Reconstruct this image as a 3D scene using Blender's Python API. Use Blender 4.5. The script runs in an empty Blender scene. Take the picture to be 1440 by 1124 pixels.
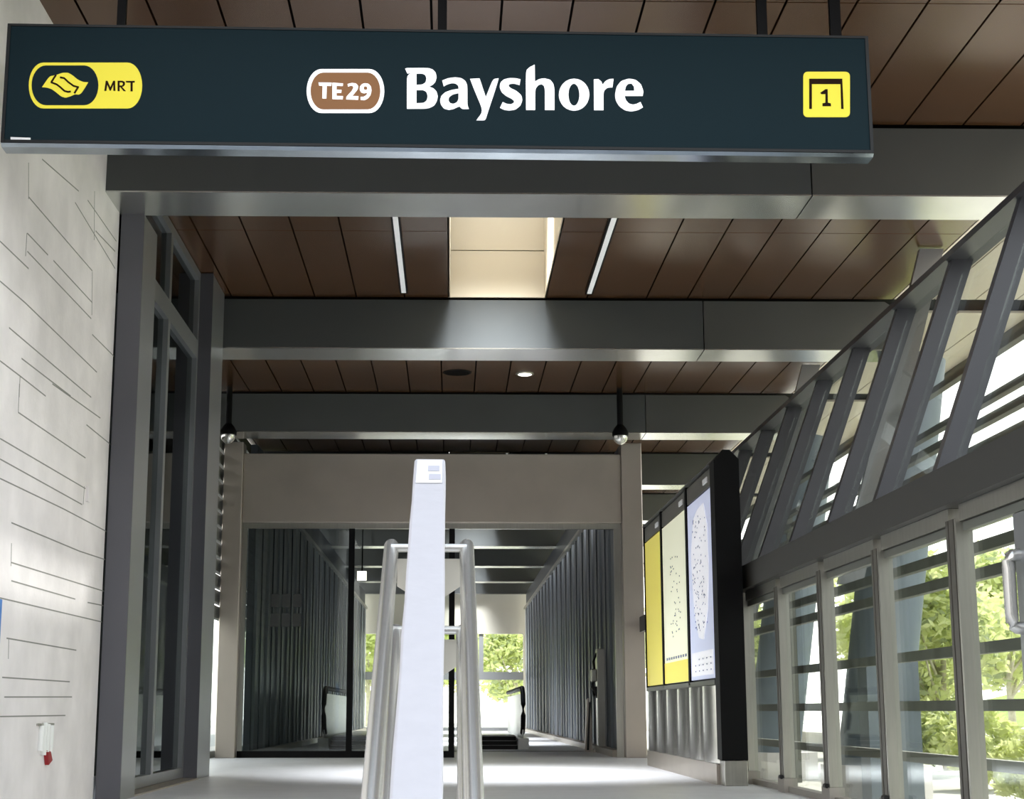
import bpy, bmesh, math, random
from mathutils import Vector, Matrix
random.seed(7)
SC = bpy.context.scene
COL = SC.collection
R = math.radians

# ------------------------------------------------------------------ materials
def lin(c):
    return tuple(((v/255)/12.92 if v/255 <= .04045 else (((v/255)+.055)/1.055)**2.4) for v in c) + (1.0,)

MATS = {}
def mat(name, rgb, rough=.5, metal=0.0, spec=.5, noise=0.0, nscale=6.0, bump=0.0, bscale=40.0, emit=0.0, stretch=None, emitcol=None):
    if name in MATS: return MATS[name]
    m = bpy.data.materials.new(name); m.use_nodes = True
    nt = m.node_tree; b = nt.nodes['Principled BSDF']
    base = lin(rgb)
    b.inputs['Base Color'].default_value = base
    b.inputs['Roughness'].default_value = rough
    b.inputs['Metallic'].default_value = metal
    b.inputs['Specular IOR Level'].default_value = spec
    if emit:
        b.inputs['Emission Color'].default_value = lin(emitcol or rgb); b.inputs['Emission Strength'].default_value = emit
    if noise or bump:
        tc = nt.nodes.new('ShaderNodeTexCoord'); mp = nt.nodes.new('ShaderNodeMapping')
        nt.links.new(tc.outputs['Object'], mp.inputs['Vector'])
        if stretch: mp.inputs['Scale'].default_value = stretch
    if noise:
        n = nt.nodes.new('ShaderNodeTexNoise'); n.inputs['Scale'].default_value = nscale; n.inputs['Detail'].default_value = 6
        nt.links.new(mp.outputs['Vector'], n.inputs['Vector'])
        r = nt.nodes.new('ShaderNodeValToRGB')
        lo = tuple(v*(1-noise) for v in base[:3])+(1,); hi = tuple(min(1, v*(1+noise)) for v in base[:3])+(1,)
        r.color_ramp.elements[0].position = .3; r.color_ramp.elements[1].position = .7
        r.color_ramp.elements[0].color = lo; r.color_ramp.elements[1].color = hi
        nt.links.new(n.outputs['Fac'], r.inputs['Fac']); nt.links.new(r.outputs['Color'], b.inputs['Base Color'])
    if bump:
        n2 = nt.nodes.new('ShaderNodeTexNoise'); n2.inputs['Scale'].default_value = bscale; n2.inputs['Detail'].default_value = 4
        nt.links.new(mp.outputs['Vector'], n2.inputs['Vector'])
        bp = nt.nodes.new('ShaderNodeBump'); bp.inputs['Strength'].default_value = bump; bp.inputs['Distance'].default_value = .02
        nt.links.new(n2.outputs['Fac'], bp.inputs['Height']); nt.links.new(bp.outputs['Normal'], b.inputs['Normal'])
    MATS[name] = m
    return m

def glass(name, tint, refl=.06, rough=.02, gain=1.0):
    m = bpy.data.materials.new(name); m.use_nodes = True; nt = m.node_tree; nt.nodes.clear()
    o = nt.nodes.new('ShaderNodeOutputMaterial'); t = nt.nodes.new('ShaderNodeBsdfTransparent'); g = nt.nodes.new('ShaderNodeBsdfGlossy')
    t.inputs['Color'].default_value = tint + (1,); g.inputs['Roughness'].default_value = rough; g.inputs['Color'].default_value = (.9, .95, .95, 1)
    lw = nt.nodes.new('ShaderNodeLayerWeight'); lw.inputs['Blend'].default_value = .5
    pw = nt.nodes.new('ShaderNodeMath'); pw.operation = 'POWER'; pw.inputs[1].default_value = 4.0
    f = nt.nodes.new('ShaderNodeMath'); f.operation = 'MULTIPLY_ADD'; f.inputs[1].default_value = .55; f.inputs[2].default_value = refl*.5
    nt.links.new(lw.outputs['Facing'], pw.inputs[0]); nt.links.new(pw.outputs[0], f.inputs[0])
    mx = nt.nodes.new('ShaderNodeMixShader')
    nt.links.new(f.outputs[0], mx.inputs[0]); nt.links.new(t.outputs[0], mx.inputs[1]); nt.links.new(g.outputs[0], mx.inputs[2]); nt.links.new(mx.outputs[0], o.inputs[0])
    MATS[name] = m
    return m

CONC = mat('concrete', (232, 227, 226), .9, noise=.10, nscale=2.2, bump=.12, bscale=18)
JOINT = mat('concrete_joint', (140, 140, 134), .95)
BEAM = mat('beam_cladding', (78, 81, 81), .42, metal=.15, noise=.05, nscale=1.2)
BEAME = mat('beam_end_cladding', (96, 98, 95), .34, metal=.4, noise=.05, nscale=1.2)
BEAMU = mat('beam_soffit', (205, 206, 203), .22, metal=.9, noise=.05, nscale=3)
BROWN = mat('bronze_panel', (88, 61, 38), .25, metal=.3, noise=.04, nscale=.8)
BLACK = mat('black_void', (8, 8, 8), .8, spec=.1)
CREAM = mat('cream_panel', (200, 188, 164), .45)
STEEL = mat('brushed_steel', (176, 174, 166), .30, metal=.95, noise=.06, nscale=5, stretch=(8, 8, .6))
STEELD = mat('portal_steel', (184, 175, 165), .36, metal=.75, noise=.05, nscale=2)
TUBE = mat('stainless_tube', (222, 221, 216), .25, metal=.82)
FIN = mat('fin_grey', (72, 72, 77), .40, metal=.4)
DARKCOL = mat('column_grey', (98, 98, 104), .38, metal=.45)
COLSIDE = mat('column_steel', (150, 152, 154), .34, metal=.7)
TRANS = mat('transom_grey', (68, 67, 64), .5, metal=.3)
FLOOR = mat('floor_stone', (224, 224, 226), .42, noise=.05, nscale=3.5)
GROUND = mat('outside_paving', (205, 203, 196), .9, noise=.06, nscale=1.5)
GRASS = mat('grass', (140, 168, 70), .95, noise=.3, nscale=3)
BLK = mat('black_powder_coat', (7, 7, 9), .6, spec=.15)
RIB = mat('corridor_cladding', (84, 90, 98), .42, metal=.35)
RIBE = mat('rib_edge', (150, 156, 164), .3, metal=.5)
SOFF = mat('outer_soffit_lit', (242, 230, 214), .5)  # pale tone paints in the ground bounce on the outer ceiling panels
SIGNF = mat('sign_teal', (9, 31, 38), .55, spec=.12)
SIGNB = mat('sign_edge', (12, 16, 18), .4, metal=.1, spec=.3)
SIGNU = mat('sign_underside', (150, 160, 168), .16, metal=1.0, noise=.25, nscale=2.0)
WHITE = mat('sign_white', (250, 250, 252), .5, emit=.35)
YEL = mat('sign_yellow', (226, 212, 48), .5, emit=.12)
TEBR = mat('line_brown', (128, 82, 34), .5, emit=.05)
INK = mat('brown_ink', (34, 16, 6), .7, spec=.1)
WRAP = mat('white_wrap', (190, 189, 194), .55, noise=.02, nscale=20, bump=.10, bscale=25)
PAPER = mat('paper', (226, 226, 228), .6)
PGREY = mat('paper_grey', (184, 184, 194), .7)
PLATE = mat('beige_plate', (206, 202, 190), .5)
BLUE = mat('blue_board', (70, 128, 200), .5)
RED = mat('red_tag', (150, 20, 28), .5)
PVC = mat('white_pvc', (235, 236, 232), .45)
POSTA = mat('map_lavender', (206, 212, 238), .35, emit=.30)
POSTA2 = mat('map_land', (244, 244, 250), .35, emit=.32)
POSTB = mat('poster_cream', (232, 232, 205), .35, emit=.28)
POSTY = mat('poster_yellow', (226, 212, 96), .35, emit=.28)
HEADG = mat('header_grey', (96, 96, 92), .35, metal=.3)
COLB = mat('round_column_paint', (122, 134, 146), .5, noise=.08, nscale=1.5)
LOUV = mat('louvre_grey', (104, 106, 98), .5)
LAMP = mat('lamp_diffuser', (235, 236, 235), .4, emit=.2)
LAMP2 = mat('downlight_lens', (255, 250, 235), .4, emit=2.2)
def leafmat(m):
    nt = m.node_tree; b = nt.nodes['Principled BSDF']; o = [n for n in nt.nodes if n.type == 'OUTPUT_MATERIAL'][0]
    tl = nt.nodes.new('ShaderNodeBsdfTranslucent'); tl.inputs['Color'].default_value = b.inputs['Base Color'].default_value
    mx = nt.nodes.new('ShaderNodeMixShader'); mx.inputs[0].default_value = .45
    nt.links.new(b.outputs[0], mx.inputs[1]); nt.links.new(tl.outputs[0], mx.inputs[2]); nt.links.new(mx.outputs[0], o.inputs[0])
BARK = mat('bark', (196, 190, 170), .9, noise=.2, nscale=6)
LEAF1 = mat('leaf_light', (232, 238, 178), .6)
LEAF2 = mat('leaf_mid', (224, 231, 172), .6)
LEAF3 = mat('leaf_dark', (176, 186, 146), .6)
for q in (LEAF1, LEAF2, LEAF3): leafmat(q)
RUBBER = mat('black_rubber', (14, 14, 14), .5)
ESCW = mat('escalator_panel', (214, 216, 214), .3, metal=.5)
STEPW = mat('step_edge', (200, 200, 200), .5)
SHOE = mat('shoe_stone', (158, 152, 144), .6)
BEIGE = mat('beige_wall', (206, 202, 188), .7)
GL = glass('clear_glass', (.965, .98, .955), .07)
GLD = glass('corridor_glass', (.72, .75, .75), .10)
GLT = glass('tinted_glass', (.20, .23, .22), .12)
GLS = glass('skylight_glass', (.96, .98, 1.0), .05)

# ------------------------------------------------------------------ mesh helpers
class MB:
    def __init__(s): s.v = []; s.f = []; s.mi = []; s.sm = []
    def add(s, vs, fs, mi=0, smooth=False):
        o = len(s.v); s.v += [tuple(v) for v in vs]
        for f in fs: s.f.append(tuple(i+o for i in f)); s.mi.append(mi); s.sm.append(smooth)
        return s
    def box(s, x0, x1, y0, y1, z0, z1, mi=0):
        v = [(x0,y0,z0),(x1,y0,z0),(x1,y1,z0),(x0,y1,z0),(x0,y0,z1),(x1,y0,z1),(x1,y1,z1),(x0,y1,z1)]
        return s.add(v, [(0,3,2,1),(4,5,6,7),(0,1,5,4),(1,2,6,5),(2,3,7,6),(3,0,4,7)], mi)
    def prism(s, poly, axis, a, b, mi=0):
        # poly: 2-D outline; extruded from a to b along axis 'x','y','z'
        def P(p, t):
            return {'x': (t,p[0],p[1]), 'y': (p[0],t,p[1]), 'z': (p[0],p[1],t)}[axis]
        n = len(poly); v = [P(p,a) for p in poly]+[P(p,b) for p in poly]
        f = [tuple(range(n-1,-1,-1)), tuple(range(n,2*n))]+[(i,(i+1)%n,n+(i+1)%n,n+i) for i in range(n)]
        return s.add(v, f, mi)
    def tube(s, pts, r, n=16, cap=True, mi=0, radii=None):
        pts = [Vector(p) for p in pts]; rings = []
        for i,p in enumerate(pts):
            d = (pts[min(i+1,len(pts)-1)]-pts[max(i-1,0)]).normalized()
            up = Vector((0,0,1)) if abs(d.z) < .95 else Vector((0,1,0))
            a = d.cross(up).normalized(); b = a.cross(d).normalized()
            rr = radii[i] if radii else r
            rings.append([p+(a*math.cos(2*math.pi*k/n)+b*math.sin(2*math.pi*k/n))*rr for k in range(n)])
        v = [q for ring in rings for q in ring]; f = []
        for i in range(len(rings)-1):
            for k in range(n): f.append((i*n+k,i*n+(k+1)%n,(i+1)*n+(k+1)%n,(i+1)*n+k))
        s.add(v, f, mi, True)
        if cap:
            s.add(rings[0], [tuple(range(n))], mi); s.add(rings[-1], [tuple(range(n-1,-1,-1))], mi)
        return s
    def lathe(s, cx, cy, prof, n=24, mi=0):
        v = []; f = []
        for r,z in prof:
            for k in range(n): v.append((cx+r*math.cos(2*math.pi*k/n), cy+r*math.sin(2*math.pi*k/n), z))
        for i in range(len(prof)-1):
            for k in range(n): f.append((i*n+k,i*n+(k+1)%n,(i+1)*n+(k+1)%n,(i+1)*n+k))
        s.add(v, f, mi, True); m = len(prof)-1
        s.add(v[:n], [tuple(range(n-1,-1,-1))], mi); s.add(v[m*n:], [tuple(range(n))], mi)
        return s
    def build(s, name, mats, parent=None, bevel=0):
        me = bpy.data.meshes.new(name); me.from_pydata(s.v, [], s.f)
        for m in (mats if isinstance(mats, (list, tuple)) else [mats]): me.materials.append(m)
        for p,mi,sm in zip(me.polygons, s.mi, s.sm): p.material_index = mi; p.use_smooth = sm
        me.update()
        bm = bmesh.new(); bm.from_mesh(me); bmesh.ops.recalc_face_normals(bm, faces=bm.faces); bm.to_mesh(me); bm.free()
        o = bpy.data.objects.new(name, me); COL.objects.link(o)
        if bevel:
            md = o.modifiers.new('bevel', 'BEVEL'); md.width = bevel; md.segments = 2; md.limit_method = 'ANGLE'
        if parent:
            o.parent = parent
            o.matrix_parent_inverse = parent_matrix(parent).inverted()
        return o

def parent_matrix(p):
    m = p.matrix_basis.copy(); q = p
    while q.parent:
        m = q.parent.matrix_basis @ q.matrix_parent_inverse @ m if False else m
        q = q.parent
    return m

def B(*a, **k): return MB().box(*a, **k)

def tag(o, label, cat=None, group=None, kind=None):
    o['label'] = label
    if cat: o['category'] = cat
    if group: o['group'] = group
    if kind: o['kind'] = kind
    return o
def empty(name, loc, label, cat, group=None, kind=None, rz=0):
    o = bpy.data.objects.new(name, None); COL.objects.link(o); o.location = loc; o.rotation_euler.z = rz
    o.empty_display_size = .1
    return tag(o, label, cat, group, kind)
def S(o, label, cat): return tag(o, label, cat, kind='structure')
def copy_tree(o, parent=None):
    c = o.copy(); COL.objects.link(c)
    if parent: c.parent = parent
    for ch in o.children: copy_tree(ch, c)
    return c
ORD = ['first','second','third','fourth','fifth','sixth','seventh','eighth','ninth','tenth','eleventh','twelfth']

ZC = 5.47      # ceiling
ZB = 4.85      # beam underside
BY = [12.38+5.65*i for i in range(9)]
BD = .62

# ------------------------------------------------------------------ floor, steps, ground
S(B(-3.9, 3.05, 4.3, 58, -.3, 0).build('floor', FLOOR), 'pale grey stone floor of the concourse running back to the escalators', 'floor')
st = MB()
for i in range(6):
    st.box(-2.83, 3.0, 4.3-.3*(i+1), 4.3-.3*i+(.0), -1.0, -.15*(i+1))
S(st.build('stair_flight', FLOOR), 'short flight of pale stone steps rising to the concourse floor', 'steps')
S(B(-60, 80, -40, 2.5, -1.15, -.9).build('ground_forecourt', mat('asphalt',(104,104,102),.9,noise=.1)), 'grey paving in front of the station steps', 'ground')
S(B(3.12, 80, 2.5, 130, -1.15, -.28).build('ground_right', GROUND), 'sunlit pale paving outside the glass wall', 'ground')
S(B(-60, -3.92, 2.5, 130, -1.15, -.05).build('ground_left', GROUND), 'sunlit pale paving left of the station hall', 'ground')
S(B(-3.9, 3.1, 58.6, 130, -1.15, -.28).build('ground_back', GROUND), 'sunlit paving beyond the far end window', 'ground')

o = MB(); o.box(-40, 30, -18, -14, -.9, 9.0)  # unseen building, added behind the camera to keep the beam fronts dark
for k in range(14):
    for zz in (1.0, 4.0, 7.0): o.box(-39+5*k, -36.5+5*k, -14.0, -13.95, zz, zz+1.4, 1)
S(o.build('light_blocker_opposite', [mat('blocker_grey',(92,92,94),.85), mat('blocker_window',(40,44,48),.2)]), 'unseen grey building added across the forecourt to darken the beam fronts', 'building')
# ------------------------------------------------------------------ concrete wall
JN = [(10.148, 4.065, 12.055, 4.092), (10.171, 3.819, 10.715, 3.829), (10.875, 3.834, 12.107, 3.848), (10.196, 3.701, 12.095, 3.716), (9.621, 3.338, 10.212, 3.353), (10.212, 3.353, 12.376, 3.347), (9.879, 3.101, 12.223, 3.113), (10.206, 2.973, 11.567, 2.992), (9.723, 2.85, 10.176, 2.852), (10.176, 2.852, 10.857, 2.851), (10.102, 4.288, 10.152, 4.05), (10.16, 3.816, 10.159, 3.658), (10.192, 2.855, 10.199, 2.712), (12.057, 4.084, 12.112, 3.748), (12.001, 4.729, 12.066, 4.347), (11.406, 4.439, 12.861, 4.34), (11.792, 4.585, 12.857, 4.577), (12.159, 3.603, 12.971, 3.611), (9.57, 3.582, 10.247, 3.597), (10.431, 4.43, 11.492, 4.558), (12.104, 4.434, 12.831, 4.48), (10.198, 2.611, 12.131, 2.617), (9.823, 2.374, 12.18, 2.385), (9.849, 2.248, 12.093, 2.25), (9.874, 2.129, 11.535, 2.145), (11.535, 2.145, 13.104, 2.143), (11.024, 2.972, 12.573, 3.012), (12.115, 2.874, 13.039, 2.867), (10.187, 1.887, 12.093, 1.892), (12.093, 1.892, 13.064, 1.914), (10.239, 1.636, 13.119, 1.657), (10.263, 1.521, 12.022, 1.525), (12.44, 1.528, 13.056, 1.541), (10.028, 1.395, 13.128, 1.407), (10.187, 2.799, 10.198, 2.611), (10.214, 1.758, 10.233, 1.613), (12.139, 2.397, 12.131, 2.255), (10.227, 1.154, 12.135, 1.149), (10.179, 0.907, 11.977, 0.912), (10.253, 0.786, 12.069, 0.802), (10.18, 0.665, 11.893, 0.667), (10.278, 1.149, 10.294, 1.026)]
w = B(-3.4, -2.83, .5, 12.94, -1.0, ZC+.15)
JN += [(a-d, b, c-d, e) for d in (2.7, 5.4, 8.1) for (a, b, c, e) in JN[::2] if max(a, c)-d < 9.55 and min(a, c)-d > .6]
for (y0, z0, y1, z1) in JN:
    d = Vector((y1-y0, z1-z0)); L = d.length; d /= max(L, 1e-6); n = Vector((-d.y, d.x))*.0045
    q = [(y0+n.x, z0+n.y), (y1+n.x, z1+n.y), (y1-n.x, z1-n.y), (y0-n.x, z0-n.y)]
    w.prism(q, 'x', -2.8315, -2.8288, 1)
S(w.build('wall_left', [CONC, JOINT]), 'light grey board-marked concrete wall on the left', 'wall')
t = empty('cable_outlet', (-2.83, 11.3, .36), 'white stub of cable ends with a red tag on the concrete wall', 'outlet')
c = MB()
for y, z0, z1 in ((11.16,.43,.60),(11.24,.40,.62),(11.32,.42,.61),(11.42,.41,.60)): c.tube([(-2.815,y,z0),(-2.815,y+.01,z1)], .022, 8)
c.build('cable_end', PVC, t)
B(-2.83,-2.815,11.08,11.52,.60,.615).build('clip', STEEL, t)
MB().prism([(11.30,.43),(11.40,.42),(11.46,.36),(11.36,.33)], 'x', -2.828, -2.80).build('tag', RED, t)
B(-2.83,-2.81,12.20,12.27,2.29,2.41).build('wall_plate', CONC)
tag(bpy.data.objects['wall_plate'], 'small blank grey cover plate set high in the concrete wall', 'cover plate')
B(-2.828,-2.815,9.0,10.03,.27,1.385).build('mounted_board', BLUE)
tag(bpy.data.objects['mounted_board'], 'blue board on the concrete wall at the far left edge', 'board')

# ------------------------------------------------------------------ ceiling
SKE = 135
cm = MB()
SK = (-.028, 1.08)                       # skylight slot in X
seams = [.82+.487*k for k in range(-10, 14)]
def panels(y0, y1, ym, slot):
    xs = [x for x in seams if -3.7 < x < 7.1]
    if slot: xs = [x for x in xs if not (SK[0]-.2 < x < SK[1]+.2)] + [SK[0], SK[1], -.563, 1.581]
    if slot: xs = [x for x in xs if not (.05 < abs(x+.563) < .2 or .05 < abs(x-1.581) < .3)]
    xs = sorted(set([-3.75]+xs+[7.1]))
    for a, b in zip(xs, xs[1:]):
        if slot and abs(a-SK[0]) < 1e-6: continue
        for (c0, c1) in ((y0, ym), (ym, y1)):
            cm.box(a+.009, b-.009, c0+.006, c1-.006, ZC, ZC+.03, 2 if a > 5.0 else 0)
def backing(y0, y1, slot):
    if slot:
        cm.box(-3.75, SK[0]-.03, y0, y1, ZC+.05, ZC+.2, 1); cm.box(SK[1]+.03, 7.1, y0, y1, ZC+.05, ZC+.2, 1)
    else: cm.box(-3.75, 7.1, y0, y1, ZC+.05, ZC+.2, 1)
bays = [(8.0, BY[0], False)]+[(BY[i]+BD, BY[i+1], i in (0, 3, 4, 6, 7)) for i in range(8)]
for y0, y1, slot in bays:
    panels(y0, y1, 10.5 if y0 < 8 else .5*(y0+y1)-.1, slot); backing(y0-.31 if y0 > 8 else y0, y1+.31, slot)
S(cm.build('ceiling', [BROWN, BLACK, SOFF]), 'bronze metal panel ceiling with thin dark seams', 'ceiling')
S(B(-3.8, 7.15, 7.85, 8.0, ZC-.05, 6.9).build('trim_roof_front', BEAM), 'dark fascia along the front edge of the roof', 'fascia')
S(B(7.1, 7.2, 8.0, 58, ZC-.12, 6.9).build('trim_roof_right', LOUV), 'grey fascia along the outer right edge of the roof', 'fascia')
n = 0
for y0, y1, slot in bays:
    if not slot: continue
    n += 1
    s = MB(); h0, h1 = ZC, 6.75
    ym = 6.04
    for (za, zb) in ((h0, ym-.006), (ym+.006, h1)):
        s.box(SK[0], SK[1], y1-.02, y1+.02, za, zb)                         # far face, two panels
    s.box(SK[0], SK[1], y1+.021, y1+.05, h0, h1, 1)
    s.box(SK[0], SK[1], y0-.02, y0+.02, h0, h1)
    for x, d in ((SK[0], -1), (SK[1], 1)):
        xs = sorted((x, x+d*.025)); s.box(xs[0], xs[1], y0, y1, h0, h1)
    o = S(s.build('skylight_%d' % n, [CREAM, BLACK]), ['cream lined skylight shaft behind the first beam, beside the linear lights', 'skylight shaft over the passage', 'skylight shaft over the passage', 'skylight shaft over the passage', 'skylight shaft over the passage'][n-1], 'skylight')
    o.name = 'window_skylight_%d' % n
    if n > 1: o['label'] = ['', 'skylight shaft just inside the passage behind the portal', 'skylight shaft midway along the passage', 'skylight shaft in the far part of the passage', 'skylight shaft nearest the far end wall'][n-1]
    B(SK[0]-.03, SK[1]+.03, y0, y1, h1, h1+.02).build('pane', GLS, o)
    al = bpy.data.lights.new('skylight_daylight', 'AREA'); al.shape = 'RECTANGLE'; al.size = SK[1]-SK[0]-.04; al.size_y = 1.0
    al.energy = SKE*1.1*(.5 if n == 5 else 1); al.spread = R(56); al.color = (.93, .96, 1)
    ao = bpy.data.objects.new('skylight_daylight', al); COL.objects.link(ao); ao.location = ((SK[0]+SK[1])/2, y1-.95-.5, h1-.22); ao.rotation_euler = (R(18), 0, 0)

# beams
BL = ['widest dark steel ceiling beam, directly behind the station sign', 'dark steel ceiling beam lit by the skylight, second behind the sign', 'third dark ceiling beam, just above the steel portal', 'fourth ceiling beam, seen over the information panel', 'fifth ceiling beam, first one visible under the portal header', 'sixth ceiling beam inside the passage', 'seventh ceiling beam inside the passage, with the skylight patch', 'eighth ceiling beam, second last before the end wall', 'ninth and last ceiling beam, against the end wall']
for i, y in enumerate(BY):
    xl = -2.83 if i == 0 else -3.7
    t = empty('ceiling_beam', (0, y, ZB), BL[i], 'beam', 'ceiling beams across the hall')
    JX = 2.95; XE = 5.15
    B(xl, JX-.006, y, y+BD, ZB+.012, ZC-.03).build('face_cladding', BEAM, t)
    B(xl, JX-.006, y-.002, y+BD+.002, ZB, ZB+.012).build('soffit_cladding', BEAMU, t)
    MB().prism([(JX+.006, ZB+.012), (XE+.25, ZB+.012), (XE+.25, ZC-.22), (XE-.05, ZC-.03), (JX+.006, ZC-.03)], 'y', y, y+BD).build('end_cladding', BEAME, t)
    B(JX+.006, XE+.25, y-.002, y+BD+.002, ZB, ZB+.012).build('end_soffit', BEAMU, t)
    if i in (1,): pass
# upper roof above the hall (keeps daylight out except through the skylights)
rf = MB()
rf.box(-3.8, SK[0]-.06, 8.0, 58, 6.78, 6.9); rf.box(SK[1]+.06, 7.1, 8.0, 58, 6.78, 6.9)
pb = 8.0
for y0, y1, slot in bays:
    if slot: rf.box(SK[0]-.06, SK[1]+.06, pb, y0, 6.78, 6.9); pb = y1
S(rf.build('roof', BEAM), 'upper roof deck above the hall ceiling', 'roof')
# ceiling fittings
for x, lab in ((-.563, 'slim recessed linear light left of the skylight'), (1.581, 'slim recessed linear light right of the skylight')):
    t = empty('ceiling_strip_light', (x, 15.4, ZC), lab, 'ceiling light', 'linear ceiling lights')
    B(x-.045, x+.045, 13.1, 17.75, ZC-.03, ZC-.001).build('housing', BLK, t)
    B(x-.026, x+.026, 13.12, 17.7, ZC-.036, ZC-.03).build('diffuser', LAMP, t)
t = empty('downlight', (1.046, 22.31, ZC), 'small round lit downlight in the bronze ceiling', 'ceiling light')
MB().lathe(1.046, 22.31, [(.125, ZC-.012), (.135, ZC-.006), (.135, ZC+.03)]).build('bezel', STEEL, t)
MB().lathe(1.046, 22.31, [(.085, ZC-.02), (.10, ZC-.012)]).build('lens', LAMP2, t)
t = empty('ceiling_speaker', (.071, 22.23, ZC), 'round black ceiling speaker left of the lit downlight', 'speaker')
MB().lathe(.071, 22.23, [(.19, ZC-.012), (.205, ZC-.006), (.205, ZC+.03)], 32).build('ring', BLK, t)
MB().lathe(.071, 22.23, [(.17, ZC-.016), (.18, ZC-.012)], 32).build('grille', BLACK, t)
for x, lab in ((-3.33, 'dome security camera on a black drop rod at the left portal post'), (2.515, 'dome security camera on a black drop rod at the right portal post')):
    y = 23.28; t = empty('hanging_security_camera', (x, y, ZC), lab, 'security camera', 'dome security cameras')
    MB().tube([(x,y,4.86),(x,y,ZC)], .045, 12).build('drop_rod', BLK, t)
    MB().lathe(x, y, [(.12,4.73),(.125,4.78),(.09,4.85),(.05,4.90)]).build('housing', BLK, t)
    MB().lathe(x, y, [(.02,4.60),(.06,4.62),(.095,4.66),(.105,4.70),(.105,4.73)]).build('dome', TUBE, t)

# ------------------------------------------------------------------ left columns and tinted glass bay
t = empty('steel_column', (-2.72, 13.2, 0), 'dark steel box column at the end of the concrete wall', 'column')
B(-2.815,-2.62,12.95,12.97,0,ZB).build('front_plate', DARKCOL, t); B(-2.80,-2.625,12.972,13.57,0,ZB).build('body', COLSIDE, t)
t = empty('steel_column', (-2.72, 17.3, 0), 'dark steel box column beyond the tinted glass bay', 'column')
B(-2.80,-2.65,17.0,17.02,0,ZC-.01).build('front_plate', DARKCOL, t); B(-2.795,-2.655,17.022,17.9,0,ZC-.01).build('body', COLSIDE, t)
t = empty('window_1', (-2.8, 15.2, 0), 'tall tinted glass bay with steel frame between the two left columns', 'window', kind='structure')
f = MB(); X0, X1 = -2.87, -2.79
f.box(X0, X1, 13.575, 13.66, .02, ZC-.01); f.box(X0, X1, 16.91, 16.995, .02, ZC-.01); f.box(X0, X1, 15.16, 15.27, .02, ZC-.01)
for z0, z1 in ((.02,.12),(4.48,4.68),(5.36,ZC-.01)): f.box(X0, X1, 13.66, 15.16, z0, z1); f.box(X0, X1, 15.27, 16.91, z0, z1)
f.build('frame', COLSIDE, t)
for a, b in ((13.66,15.16),(15.27,16.91)):
    for z0, z1 in ((.12,4.48),(4.68,5.36)): B(-2.85,-2.84,a,b,z0,z1).build('pane', GLT, t)
S(B(-4.6,-4.5,12.94,17.98,-.05,ZC+.1).build('wall_room', mat('room_wall',(70,76,74),.8)), 'dim wall seen behind the tinted glass bay', 'wall')
S(B(-4.6,-2.9,17.92,18.0,-.05,ZC+.1).build('wall_room_side', mat('room_wall',(70,76,74),.8)), 'dim cross wall of the room behind the tinted glass', 'wall')
S(B(-4.5,-2.9,12.94,17.9,ZC,ZC+.1).build('ceiling_room', BLACK), 'dark ceiling of the room behind the tinted glass', 'ceiling')
S(B(-2.9,-2.63,13.58,16.99,0,.015).build('trim_sill', STEELD), 'low sill strip at the foot of the tinted glass bay', 'sill')

t = empty('window_20', (-3.66, 21.2, 0), 'louvred glass screen in the gap left of the portal post', 'window', kind='structure')
f = MB()
for k in range(14): f.box(-3.70,-3.62,18.0,30,2.1+.24*k,2.1+.24*k+.19)
f.box(-3.70,-3.62,18.0,30,0,.10); f.box(-3.70,-3.62,29.9,30,.1,2.1)
f.build('louvre_blades', LOUV, t); B(-3.665,-3.655,18.0,29.9,.10,2.1).build('pane', GL, t)
# ------------------------------------------------------------------ portal, glass doors
PY0, PY1 = 24.62, 24.95
t = empty('portal_frame', (-.3, 24.7, 0), 'brushed steel portal framing the passage entrance', 'portal')
for a, b in ((-3.57,-3.27),(2.66,2.98)):
    p = B(a, b, PY0-.05, PY1, 0, ZB-.005); p.build('post', STEELD, t, bevel=.01)
B(-3.265,2.655,PY0,PY1,3.585,4.67).build('header', STEELD, t, bevel=.008)
for x in (.87, 1.49): MB().lathe(x, PY0+.12, [(.02,4.671),(.018,4.70)], 10).build('indicator_lamp', LAMP, t)
t = empty('door_1', (-1.6, 24.75, 0), 'glazed sliding door screen with dark mullions under the portal header', 'glass door', kind='structure')
yd = 24.76
fr = MB(); fr.box(-3.262,2.65,yd-.04,yd+.04,3.50,3.583)
fr.build('head_track', STEEL, t)
for x in (-1.56, .005): B(x-.045,x+.045,yd-.035,yd+.035,.10,3.50).build('mullion', BLK, t)
B(-3.262,.05,yd-.035,yd+.035,.0,.10).build('bottom_rail', BLK, t)
B(-3.262,-3.19,yd-.03,yd+.03,.10,3.50).build('stile', STEEL, t)
B(2.54,2.65,yd-.03,yd+.03,.0,3.50).build('stile', STEEL, t)
B(-3.19,-1.605,yd-.006,yd+.006,.10,3.50).build('pane', GLD, t); B(-1.515,-.04,yd-.006,yd+.006,.10,3.50).build('pane', GL, t)
mk = MB()
for z in (1.98, 2.28):
    for x in (-2.80,-2.63,-2.46): mk.box(x, x+.13, yd-.0095, yd-.0068, z, z+.20)
mk.build('notice_decal', mat('decal_grey',(46,48,48),.6), t)

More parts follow.
